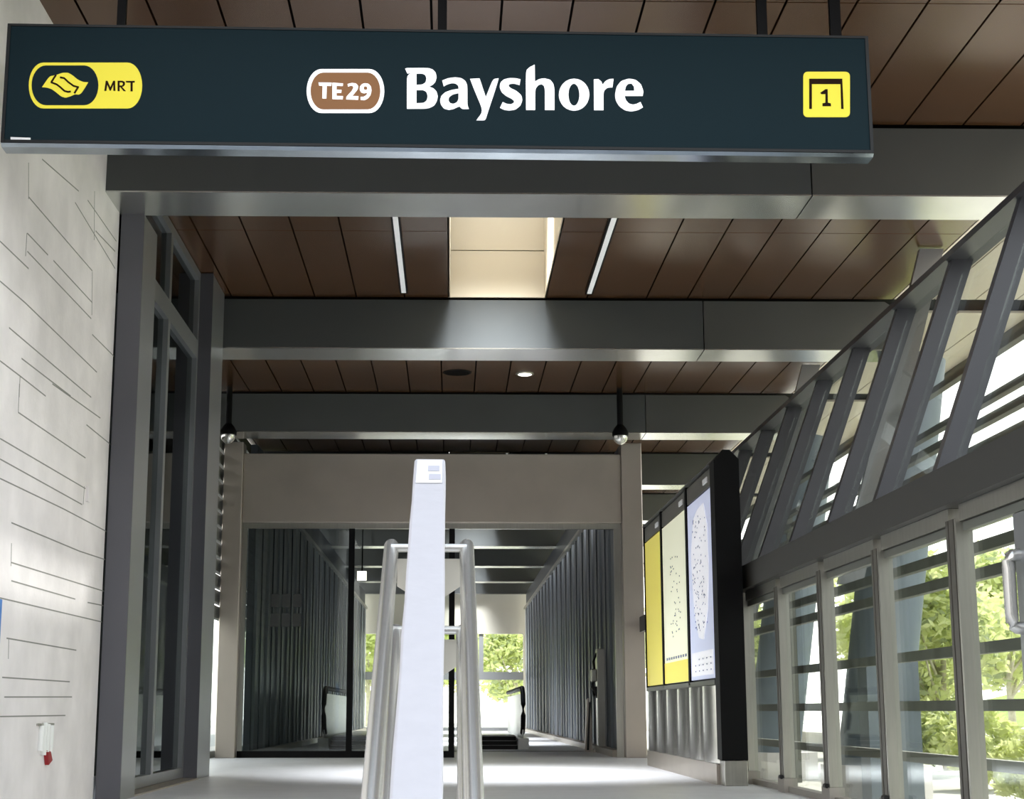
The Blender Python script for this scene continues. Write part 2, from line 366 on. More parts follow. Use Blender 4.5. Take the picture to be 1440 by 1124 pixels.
# ------------------------------------------------------------------ passage beyond
def ribbed(x, sgn, y0, y1, z0, z1):
    m = MB(); y = y0
    while y < y1:
        e = min(y+1.6, y1); a = x; b = x-sgn*.035
        m.add([(a,y,z0),(b,y+.05,z0),(a,y+.2,z0),(a,e,z0),(a,y,z1),(b,y+.05,z1),(a,y+.2,z1),(a,e,z1)], [(1,2,6,5),(2,3,7,6)])
        m.add([(a,y,z0),(b,y+.05,z0),(b,y+.05,z1),(a,y,z1)], [(0,1,2,3)], 1)
        for k in (1,):
            yy = y+.85
            if yy+.04 < e: m.box(min(a,a-sgn*.02), max(a,a-sgn*.02), yy, yy+.04, z0, z1)
        y = e
    m.box(min(x+sgn*.01,x+sgn*.12), max(x+sgn*.01,x+sgn*.12), y0, y1, z0, z1+.6)
    return m
S(ribbed(-3.1,-1,25.1,57.4,.10,4.29).build('wall_passage_left', [RIB, RIBE]), 'dark ribbed metal wall on the left of the passage', 'wall')
S(ribbed(2.68,1,25.1,57.4,.10,4.29).build('wall_passage_right', [RIB, RIBE]), 'dark ribbed metal wall on the right of the passage', 'wall')
S(B(-3.12,-3.02,25.1,57.4,4.29,4.36).build('trim_passage_left', STEEL), 'steel capping along the left ribbed wall', 'trim')
S(B(2.60,2.70,25.1,57.4,4.29,4.36).build('trim_passage_right', STEEL), 'steel capping along the right ribbed wall', 'trim')
S(B(-3.14,-3.0,25.1,57.4,0,.10).build('baseboard_left', STEELD), 'steel skirting below the left ribbed wall', 'skirting')
S(B(2.5,2.72,25.1,57.4,0,.10).build('baseboard_right', STEELD), 'steel skirting below the right ribbed wall', 'skirting')
ew = MB(); YE = 57.9
ew.box(-3.3,2.9,YE,YE+.2,3.44,ZC+.2); ew.box(-3.3,-3.1,YE,YE+.2,0,3.44); ew.box(2.6,2.9,YE,YE+.2,0,3.44)
S(ew.build('wall_end', BEIGE), 'beige end wall above the bright far window', 'wall')
t = empty('window_2', (0, YE+.1, 0), 'large bright window filling the far end of the passage', 'window', kind='structure')
f = MB()
f.box(-3.1,2.6,YE+.04,YE+.16,1.80,2.08); f.box(-3.1,2.6,YE+.04,YE+.16,0,.12); f.box(1.0,1.16,YE+.05,YE+.15,2.08,3.44); f.box(-.9,-.76,YE+.05,YE+.15,2.08,3.44)
f.build('frame', mat('window_frame',(140,142,142),.5), t)
B(-3.1,2.6,YE+.09,YE+.1,2.08,3.44).build('pane', GL, t); B(-3.1,2.6,YE+.09,YE+.1,.12,1.80).build('pane', GL, t)
S(B(-.9,2.45,28.4,28.62,0.0,.006).build('trim_tactile', mat('tactile',(120,120,116),.7)), 'dotted tactile strip at the escalator landing', 'tactile strip')
td = MB()
for k in range(30): 
    x = -.85+k*.11; td.lathe(x, 28.5, [(.03,.006),(.02,.012)], 8)
o = td.build('tactile_stud', mat('stud',(190,190,186),.5)); tag(o, 'row of small raised studs on the tactile strip', 'tactile studs', kind='stuff')
# escalators
def escalator(xc, label, name='escalator'):
    t = empty(name, (xc, 30.2, 0), label, 'escalator', 'escalators at the passage end')
    for sx in (-.46, .46):
        x = xc+sx
        prof = [(30.0,.02)]
        arc = [(30.35-.33*math.cos(a), .80-.30*math.sin(a)*-1) for a in [R(v) for v in (-50,-25,0,25,50,70,90)]]
        B(x-.10,x+.10,29.9,38,.0,.20).build('skirt', ESCW, t)
        B(x-.012,x+.012,30.1,37.9,.20,1.02).build('balustrade_panel', ESCW, t)
        pts = [(x,30.35,.30),(x,30.10,.40),(x,29.95,.62),(x,29.95,.82),(x,30.10,1.02),(x,30.35,1.12),(x,38.0,1.12)]
        MB().tube(pts, .045, 10).build('handrail', RUBBER, t)
    for k in range(3):
        p = B(xc-.355,xc+.355,30.0+.4*k,30.4+.4*k,.0+.0,.075*(k+1)-.006).build('step', RUBBER, t)
        B(xc-.355,xc+.355,29.992+.4*k,30.03+.4*k,.075*(k+1)-.006,.075*(k+1)+.004).build('edge_strip', STEPW, p)
    B(xc-.355,xc+.355,31.2,37.9,.02,.24).build('tread_band', ESCW, t)
    return t
escalator(.88, 'escalator at the end of the passage, right of the white wrapped bar')
escalator(-1.9, 'escalator at the passage end behind the left handrail tube')
# steel pillar
t = empty('intercom_pillar', (2.655, 28.2, 0), 'brushed steel pillar with a black handset bracket beside the right passage wall', 'pillar')
B(2.55,2.76,28.05,28.35,.05,1.77).build('body', STEEL, t, bevel=.01)
B(2.46,2.79,27.98,28.42,0,.05).build('base', STEELD, t)
MB().tube([(2.56,28.2,1.70),(2.50,28.2,1.55),(2.53,28.2,1.35),(2.48,28.2,1.15),(2.50,28.2,.95)], .02, 8).build('cord', RUBBER, t)
B(2.455,2.55,28.1,28.3,1.20,1.42).build('handset', STEEL, t, bevel=.02); MB().prism([(2.44,1.12),(2.55,1.12),(2.55,.92)], 'y', 28.1, 28.3).build('bracket', RUBBER, t)
t = empty('equipment_stand', (2.42, 28.3, 0), 'narrow tapered steel stand on the floor left of the steel pillar', 'stand')
MB().prism([(2.33,0),(2.455,0),(2.455,.55),(2.42,.92),(2.38,.9),(2.36,.5)], 'y', 28.15, 28.4).build('body', STEELD, t)
MB().prism([(2.36,.03),(2.40,.03),(2.435,.85),(2.41,.85)], 'y', 28.13, 28.152).build('slot', RUBBER, t)
# small lit box near the ceiling
t = empty('hanging_display', (-1.86, 33, 3.45), 'small white lit square hanging high behind the glass screen', 'display')
B(-1.96,-1.77,33,33.06,3.36,3.55).build('screen', LAMP2, t); MB().tube([(-1.86,33.03,3.55),(-1.86,33.03,5.45)], .015, 8).build('drop_rod', BLK, t)

# ------------------------------------------------------------------ information panel
t = empty('information_panel', (2.7, 18, 0), 'long information panel with lit maps, black end post and steel base', 'information panel')
MB().prism([(2.58,.24),(2.83,.24),(2.83,3.14),(2.74,3.235),(2.67,3.235),(2.58,3.13)], 'y', 15.40, 15.66).build('end_post', BLK, t)
B(2.60,2.82,15.38,15.66,0,.235).build('base_block', STEEL, t, bevel=.006)
B(2.615,2.80,15.67,21.2,.20,3.12).build('core', BLK, t)
MB().prism([(2.555,3.12),(2.82,3.12),(2.82,3.19),(2.62,3.19)], 'y', 15.67, 21.2).build('top_rail', HEADG, t)
B(2.57,2.80,15.67,21.2,0,.195).build('plinth', STEELD, t)
posters = [(15.70,17.28,POSTA,'map_poster'),(17.44,19.40,POSTB,'route_poster'),(19.58,21.15,POSTY,'notice_poster')]
for i,(a,b,m,nm) in enumerate(posters):
    B(2.59,2.612,a,b,2.92,3.10).build('header_strip', HEADG, t)
    B(2.578,2.589,a+.15,a+.42,2.975,3.03).build('header_lettering', PAPER, t)
    pm = B(2.59,2.612,a,b,1.02,2.90); rnd = random.Random(3+i)
    if i == 0:
        q = [(a+.25,2.55),(a+.45,2.80),(a+.85,2.78),(a+1.15,2.70),(a+1.35,2.35),(a+1.30,2.0),(a+1.2,1.7),(a+.95,1.45),(a+.65,1.42),(a+.35,1.7),(a+.22,2.1)]
        pm.prism(q, 'x', 2.586, 2.5895, 1); pm.box(2.586,2.5895,a+.1,b-.1,1.06,1.30,1)
        for k in range(110):
            yy = a+.35+rnd.random()*.9; zz = 1.5+rnd.random()*1.2; pm.box(2.5835,2.5855,yy,yy+.035,zz,zz+.016,2)
        for k in range(14): pm.box(2.5835,2.5855,a+.2+(k%5)*.25,a+.26+(k%5)*.25,1.10+.06*(k//5),1.115+.06*(k//5),2)
    if i == 1:
        pm.box(2.586,2.5895,a,b,1.02,1.26,1)
        for k in range(44):
            yy = a+.5+rnd.random()*.8; zz = 1.5+rnd.random()*1.0; pm.box(2.5865,2.5895,yy,yy+.05,zz,zz+.016,2)
        for k in range(9): pm.box(2.5865,2.5895,a+.15+k*.19,a+.26+k*.19,1.29,1.32,2)
    pm.build(nm, [m, POSTA2 if i == 0 else POSTY, mat('map_ink',(120,126,150),.5)], t)
    B(2.575,2.614,b+.02,b+.12 if i < 2 else b+.05,.97,3.12).build('divider', BLK, t)
B(2.575,2.614,15.67,21.2,.95,1.0).build('bottom_rail', HEADG, t)
cl = MB(); NF = 6; yy0 = 15.68; wv = (21.18-yy0)/NF; vv = []; ff = []
for k in range(NF*8+1):
    y = yy0+wv*k/8; x = 2.605-.06*abs(math.sin(math.pi*k/8))**.8
    vv += [(x,y,.20),(x,y,.945)]
for k in range(NF*8): ff.append((2*k,2*k+2,2*k+3,2*k+1))
cl.add(vv, ff, 0, True)
cl.build('fluted_cladding', mat('polished_steel',(190,187,182),.22,metal=.95), t)

# ------------------------------------------------------------------ right glass wall
S(B(2.88,3.06,4.3,24.4,1.88,2.11).build('trim_transom', TRANS), 'dark transom beam above the glass doors on the right', 'transom')
S(MB().prism([(3.565,3.90),(3.80,3.90),(3.83,3.98),(3.60,3.98)], 'y', 4.3, 24.4).build('trim_top_rail', FIN), 'dark top rail of the inclined glazing', 'rail')
S(B(2.95,3.05,4.3,24.4,0,.05).build('trim_curb', SHOE), 'low curb under the right glass wall', 'curb')
def leanx(z): return 2.95+.366*(z-2.11)
finY = [9.58+1.42*k for k in range(10)]
for i, y in enumerate(finY):
    m = MB().prism([(leanx(2.11),2.11),(leanx(2.11)+.155,2.11),(leanx(3.9)+.155,3.9),(leanx(3.9),3.9)], 'y', y-.045, y+.045)
    o = m.build('glazing_fin', FIN)
    tag(o, '%s inclined dark steel fin from the right picture edge above the transom' % ORD[i], 'fin', 'inclined fins of the glazing')
edges = [8.2]+finY+[24.0]
for i, (a, b) in enumerate(zip(edges, edges[1:])):
    x0, x1 = leanx(2.11)+.10, leanx(3.9)+.10
    m = MB().prism([(x0,2.115),(x0+.012,2.115),(x1+.012,3.895),(x1,3.895)], 'y', a+.05, b-.05)
    S(m.build('window_%d' % (i+3), GL), 'inclined glass pane, %s from the right picture edge' % ORD[i], 'window')
mulY = [9.1+1.7*k for k in range(5)]
for i, y in enumerate(mulY):
    t = empty('door_mullion', (2.97, y, 0), 'brushed steel door mullion, %s from the right picture edge' % ORD[i], 'mullion', 'steel mullions of the glass wall')
    B(2.922,3.02,y,y+.03,.121,1.80).build('front_plate', STEEL, t)
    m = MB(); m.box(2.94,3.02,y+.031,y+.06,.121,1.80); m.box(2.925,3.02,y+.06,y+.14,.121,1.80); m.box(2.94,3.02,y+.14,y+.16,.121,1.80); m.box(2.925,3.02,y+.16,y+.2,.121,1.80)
    m.build('side_channel', mat('mullion_steel_shaded',(96,92,84),.45,metal=.4), t)  # inner faces of the mullion coloured darker to paint in their shade
    B(2.91,3.03,y-.03,y+.23,0,.12).build('shoe', SHOE, t)
    MB().tube([(2.905,y+.02,.13),(2.905,y+.1,.13)], .018, 8).build('hinge_pin', RUBBER, t)
ed = [7.3]+mulY+[17.5]
for i, (a, b) in enumerate(zip(ed, ed[1:])):
    t = empty('door_%d' % (i+2), (2.98, (a+b)/2, 0), 'glass door pane in steel frame, %s from the right picture edge' % ORD[i], 'glass door', kind='structure')
    B(2.945,3.03,a+.2,b,1.78,1.878).build('door_head', STEEL, t)
    B(2.965,3.02,a+.2,b,1.725,1.775).build('door_top_rail', LOUV, t)
    if i == 0:
        B(2.965,3.02,7.95,8.28,.06,1.72).build('stile', COLSIDE, t)
        B(2.985,2.997,8.29,b-.01,.06,1.72).build('pane', GL, t); B(2.985,2.997,a+.2,7.94,.06,1.72).build('pane', GL, t)
        h = MB(); y = 8.22
        h.tube([(2.968,y,1.50),(2.95,y,1.50),(2.93,y,1.497),(2.915,y,1.485),(2.906,y,1.465),(2.904,y,1.43),(2.904,y,1.38),(2.904,y,1.24),(2.904,y,1.19),(2.906,y,1.155),(2.915,y,1.135),(2.93,y,1.123),(2.95,y,1.12),(2.968,y,1.12)], .034, 14)
        h.build('handle', TUBE, t)
    else:
        B(2.985,2.997,a+.21,b-.01,.06,1.72).build('pane', GL, t)

# outside structure on the right
for i, z in enumerate((.31,.74,1.16,1.71,1.91)):
    o = B(3.95,4.02,5,24.4,z-.042,z+.042).build('louvre_rail', LOUV)
    tag(o, 'grey horizontal bar outside the doors, %s from the bottom' % ORD[i], 'bar', 'horizontal bars outside the glass')
for i, y in enumerate((5.1, 24.2)):
    o = B(3.945,4.025,y-.04,y+.04,-.28,2.0).build('rail_post', LOUV)
    o.location.x = .075
    tag(o, ['grey post carrying the near end of the horizontal bars outside', 'grey post carrying the far end of the horizontal bars outside'][i], 'post', 'posts of the horizontal bars')
    y = min(y, 22.6); o = B(4.81,4.89,y-.04,y+.04,-.28,3.9).build('rail_post', LOUV)
    tag(o, ['tall grey post at the near end of the upper bars outside', 'tall grey post at the far end of the upper bars outside'][i], 'post', 'posts of the horizontal bars')
for i, (z0,z1,m) in enumerate(((3.0,3.06,LOUV),(3.20,3.27,LOUV),(3.38,3.44,LOUV),(3.76,3.82,LOUV))):
    o = B(4.72,4.80,5,30,z0,z1).build('louvre_rail', m)
    tag(o, 'grey horizontal bar outside the inclined glazing, %s from the bottom' % ORD[i], 'bar', 'bars outside the inclined glazing')
for i, y in enumerate((15.92, 21.57)):
    k = .29; X = lambda z: 4.90-k*(ZC-z)
    o = MB().prism([(X(1.95),1.95),(X(1.95)+.25,1.95),(X(ZC-.02)+.25,ZC-.02),(X(ZC-.02),ZC-.02)], 'y', y-.04, y+.04).build('roof_strut', COLSIDE)
    tag(o, ['grey inclined strut rising to the ceiling right of the second beam', 'grey inclined strut rising to the ceiling right of the third beam'][i], 'strut', 'inclined roof struts')
for i, y in enumerate((18.4, 24.05)):
    t = empty('round_column', (4.85, y, -.28), ['large round blue-grey column outside the second and third glass doors', 'round blue-grey column outside the glass beside the information panel'][i], 'column', 'round outside columns')
    MB().tube([(4.74,y,-.28),(5.50,y,ZB-.01)], .39, 32).build('shaft', COLB, t)
    bm = MB(); bm.prism([(4.83+.62*math.cos(R(22.5+45*q)), y+.62*math.sin(R(22.5+45*q))) for q in range(8)], 'z', -.28, .10); bm.build('pedestal', CONC, t)
t = empty('utility_cabinet', (4.75, 17.3, -.28), 'grey chamfered cabinet outside the glass in front of the round column', 'cabinet')
MB().prism([(4.44,-.28),(5.0,-.28),(5.0,1.28),(4.58,1.28),(4.44,1.18)], 'y', 17.1, 17.5).build('body', COLB, t)
B(4.42,5.02,17.08,17.52,.72,.80).build('band', LOUV, t)

# ------------------------------------------------------------------ trees and planting
def leafmesh(name, n, rx, ry, rz, size, seed, clusters=18):
    rnd = random.Random(seed); m = MB(); cs = []
    for _ in range(clusters):
        while True:
            p = Vector((rnd.uniform(-1,1), rnd.uniform(-1,1), rnd.uniform(-1,1)))
            if p.length < 1: break
        cs.append(Vector((p.x*rx*.8, p.y*ry*.8, p.z*rz*.8)))
    for i in range(n):
        c = rnd.choice(cs); d = Vector((rnd.gauss(0,1), rnd.gauss(0,1), rnd.gauss(0,1))).normalized()*rnd.random()**.5
        p = c+Vector((d.x*rx*.38, d.y*ry*.38, d.z*rz*.38))
        a = Vector((rnd.gauss(0,1), rnd.gauss(0,1), rnd.gauss(0,.6))).normalized(); b = a.cross(Vector((rnd.gauss(0,1), rnd.gauss(0,1), rnd.gauss(0,1)))).normalized()
        s = size*rnd.uniform(.6,1.3)
        m.add([p-a*s, p-b*s*.45, p+a*s, p+b*s*.45], [(0,1,2,3)], rnd.choice((0,0,1,2)) if seed % 2 else rnd.choice((0,0,0,1)))
    me = bpy.data.meshes.new(name); me.from_pydata(m.v, [], m.f)
    for q in (LEAF1, LEAF2, LEAF3): me.materials.append(q)
    for p, mi in zip(me.polygons, m.mi): p.material_index = mi
    return me
CR = [leafmesh('crown', 5200, 2.2, 2.2, 1.9, .17, s) for s in (1, 2, 3)]
def trunkmesh(seed):
    rnd = random.Random(seed); m = MB()
    m.tube([(0,0,0),(.05,.02,1.2),(-.05,.05,2.6)], .1, 8, radii=[.12,.09,.07])
    for k in range(7):
        a = rnd.uniform(0,6.28); z = rnd.uniform(1.0,2.5); L = rnd.uniform(1.2,2.2)
        m.tube([(0,0,z),(math.cos(a)*L*.5,math.sin(a)*L*.5,z+L*.6),(math.cos(a)*L*.8,math.sin(a)*L*.8,z+L*1.1)], .04, 6, radii=[.05,.035,.015])
    o = m.build('trunk', BARK); me = o.data; bpy.data.objects.remove(o); return me
TR = [trunkmesh(4), trunkmesh(9)]
def tree(x, y, z, s, i, label, cz=3.2, group='trees beyond the glass wall'):
    t = empty('tree', (x, y, z), label, 'tree', group); t.scale = (s, s, s); t.rotation_euler.z = i*1.3
    c = bpy.data.objects.new('crown', CR[i % 3]); COL.objects.link(c); c.parent = t; c.location = (0, 0, cz)
    k = bpy.data.objects.new('trunk', TR[i % 2]); COL.objects.link(k); k.parent = t
spots = [(9.5,17.5,.75),(11.5,23,.8),(8.3,27,.7),(13.5,30,.9),(10.5,36,.85),(16,25,1.0),(19,38,1.2),(13,46,1.1),(24,50,1.4),(7.5,44,.9),(30,40,1.5),(21,60,1.4)]
for i,(x,y,s) in enumerate(spots): tree(x, y, -.28, s, i, 'leafy light green tree in the planting beyond the glass wall')
for i,(x,y,s) in enumerate(((-4,78,1.3),(3,74,1.1),(8,84,1.5),(-1,90,1.6),(-9,84,1.4))): tree(x, y, -.28, s, i+1, 'leafy tree seen through the far end window', group='trees beyond the end window')
BU = [leafmesh('foliage', 1500, .5, .5, .5, .07, s, 10) for s in (5, 8)]
bl = ['low leafy bush outside the glass door nearest the right picture edge','low leafy bush outside the second glass door','bush outside the glass between the bars and the lawn','small bush beside the round column','bush in the planting strip behind the bars']
for i,(x,y,s) in enumerate(((5.2,13.2,1.0),(5.6,15.2,.9),(6.4,16.4,1.2),(6.9,20.5,1.1),(7.2,24.5,1.3))):
    t = empty('bush', (x, y, -.28), bl[i], 'bush', 'bushes outside the glass'); t.scale = (s,s,s)
    c = bpy.data.objects.new('foliage', BU[i%2]); COL.objects.link(c); c.parent = t; c.location = (0,0,.45)
    k = MB().tube([(0,0,0),(.02,0,.35)], .03, 6).build('stem', BARK); k.parent = t
S(MB().prism([(34,-.4),(60,5.5),(79,6.5),(79,-.4)], 'y', 2.6, 128).build('ground_slope', GRASS), 'bright green grass slope in the distance on the right', 'lawn')
S(B(10.0,11.0,4,90,-.28,.12).build('ground_planter', CONC), 'long pale planter kerb outside the glass wall', 'kerb')

# ------------------------------------------------------------------ stair handrail
t = empty('stair_handrail', (-.066, 4.55, -.15), 'double tubed stainless stair handrail with a white wrapped centre bar', 'handrail')
def rail(xa, za, xb, zb, Y0, Y1, yend):
    # straight sloping tube with a rounded closed end
    dx, dz = (xb-xa)/(Y1-Y0), (zb-za)/(Y1-Y0)
    pts = [(xa+dx*(yend-Y0), yend, za+dz*(yend-Y0)), (xa, Y0, za)]
    return pts
def tube_end(p, r):
    a, b = Vector(p[0]), Vector(p[1]); d = (b-a).normalized()
    q = [a, b]; rad = [r, r]
    for k in (1,2,3,4): q.append(b+d*(r*math.sin(R(22.5*k)))); rad.append(max(r*math.cos(R(22.5*k)), .002))
    return q, rad
for nm, pr in (('upper_rail', rail(-.177,1.175,-.162,.515,4.65,3.3,2.3)), ('upper_rail', rail(.044,1.175,.0465,.52,4.65,3.3,2.3)), ('lower_rail', rail(-.160,.925,-.140,.265,4.62,3.3,2.3)), ('lower_rail', rail(.034,.925,.038,.27,4.62,3.3,2.3))):
    q, rad = tube_end(pr, .0215); MB().tube(q, .0215, 20, radii=rad).build(nm, TUBE, t)
for z in (1.165, .928): MB().tube([(-.176,4.60,z),(.044,4.60,z)], .0125, 14).build('crossbar', TUBE, t)
B(-.088,-.042,4.55,4.585,-.001,1.36).build('post', STEEL, t)
B(-.088,-.042,3.10,3.135,-.75,.66).build('post', STEEL, t)
MB().tube([(-.165,3.12,.43),(.046,3.12,.43)], .0125, 14).build('crossbar', TUBE, t)
for z0, z1 in ((1.045,1.135),(.822,.902)):
    MB().prism([(-.158,z1),(.026,z1),(.026,z0+.01),(-.035,z0-.03),(-.095,z0-.03),(-.158,z0+.01)], 'y', 4.615, 4.622).build('bracket_plate', PLATE, t)
# wrapped bar: slopes with the rails, above and between them
YT, ZT, YB, ZBm = 4.50, 1.408, 2.2, .316
wm = MB(); N = 14; hw = .0445; th = .055
rnd = random.Random(11); rows = []
for k in range(N+1):
    f = k/N; y = YB+(YT-YB)*f; z = ZBm+(ZT-ZBm)*f; cx = -.0565-.0065*f
    j = lambda: rnd.uniform(-.0012,.0012)
    rows.append([(cx-hw+j(),y+.024,z-.048),(cx-hw+j(),y,z-.004),(cx-hw+.005,y-.001,z+.001+j()),(cx+hw-.005,y-.001,z+.001+j()),(cx+hw+j(),y,z-.004),(cx+hw+j(),y+.024,z-.048)])
vs = [p for r_ in rows for p in r_]; fs = []
for k in range(N):
    for q in range(6): fs.append((k*6+q, k*6+(q+1)%6, (k+1)*6+(q+1)%6, (k+1)*6+q))
wm.add(vs, fs); wm.add(rows[0], [(0,1,2,3,4,5)]); wm.add(rows[-1], [(5,4,3,2,1,0)])
wb = wm.build('wrapped_bar', WRAP, t, bevel=.002)
wb['label'] = 'white plastic wrapped bar'
def onbar(u, s, d):   # u across, s metres down from the top end, d above the face
    L = Vector((0, YB-YT, ZBm-ZT)).normalized(); nrm = Vector((0, -(ZT-ZBm), (YT-YB))).normalized()
    p = Vector((-.063+u, YT, ZT+.002))+L*s+nrm*d
    return tuple(p)
def patch(name, u0, u1, s0, s1, m, d, par):
    return MB().add([onbar(u0,s0,d),onbar(u1,s0,d),onbar(u1,s1,d),onbar(u0,s1,d),onbar(u0,s0,d-.0006),onbar(u1,s0,d-.0006),onbar(u1,s1,d-.0006),onbar(u0,s1,d-.0006)], [(0,1,2,3),(7,6,5,4),(0,4,5,1),(1,5,6,2),(2,6,7,3),(3,7,4,0)]).build(name, m, par)
lb = patch('paper_sticker', -.036, .036, .012, .235, PAPER, .0022, wb)
patch('printed_block', -.004, .028, .075, .125, PGREY, .0034, wb); patch('printed_block', .0, .032, .155, .205, PGREY, .0034, wb)

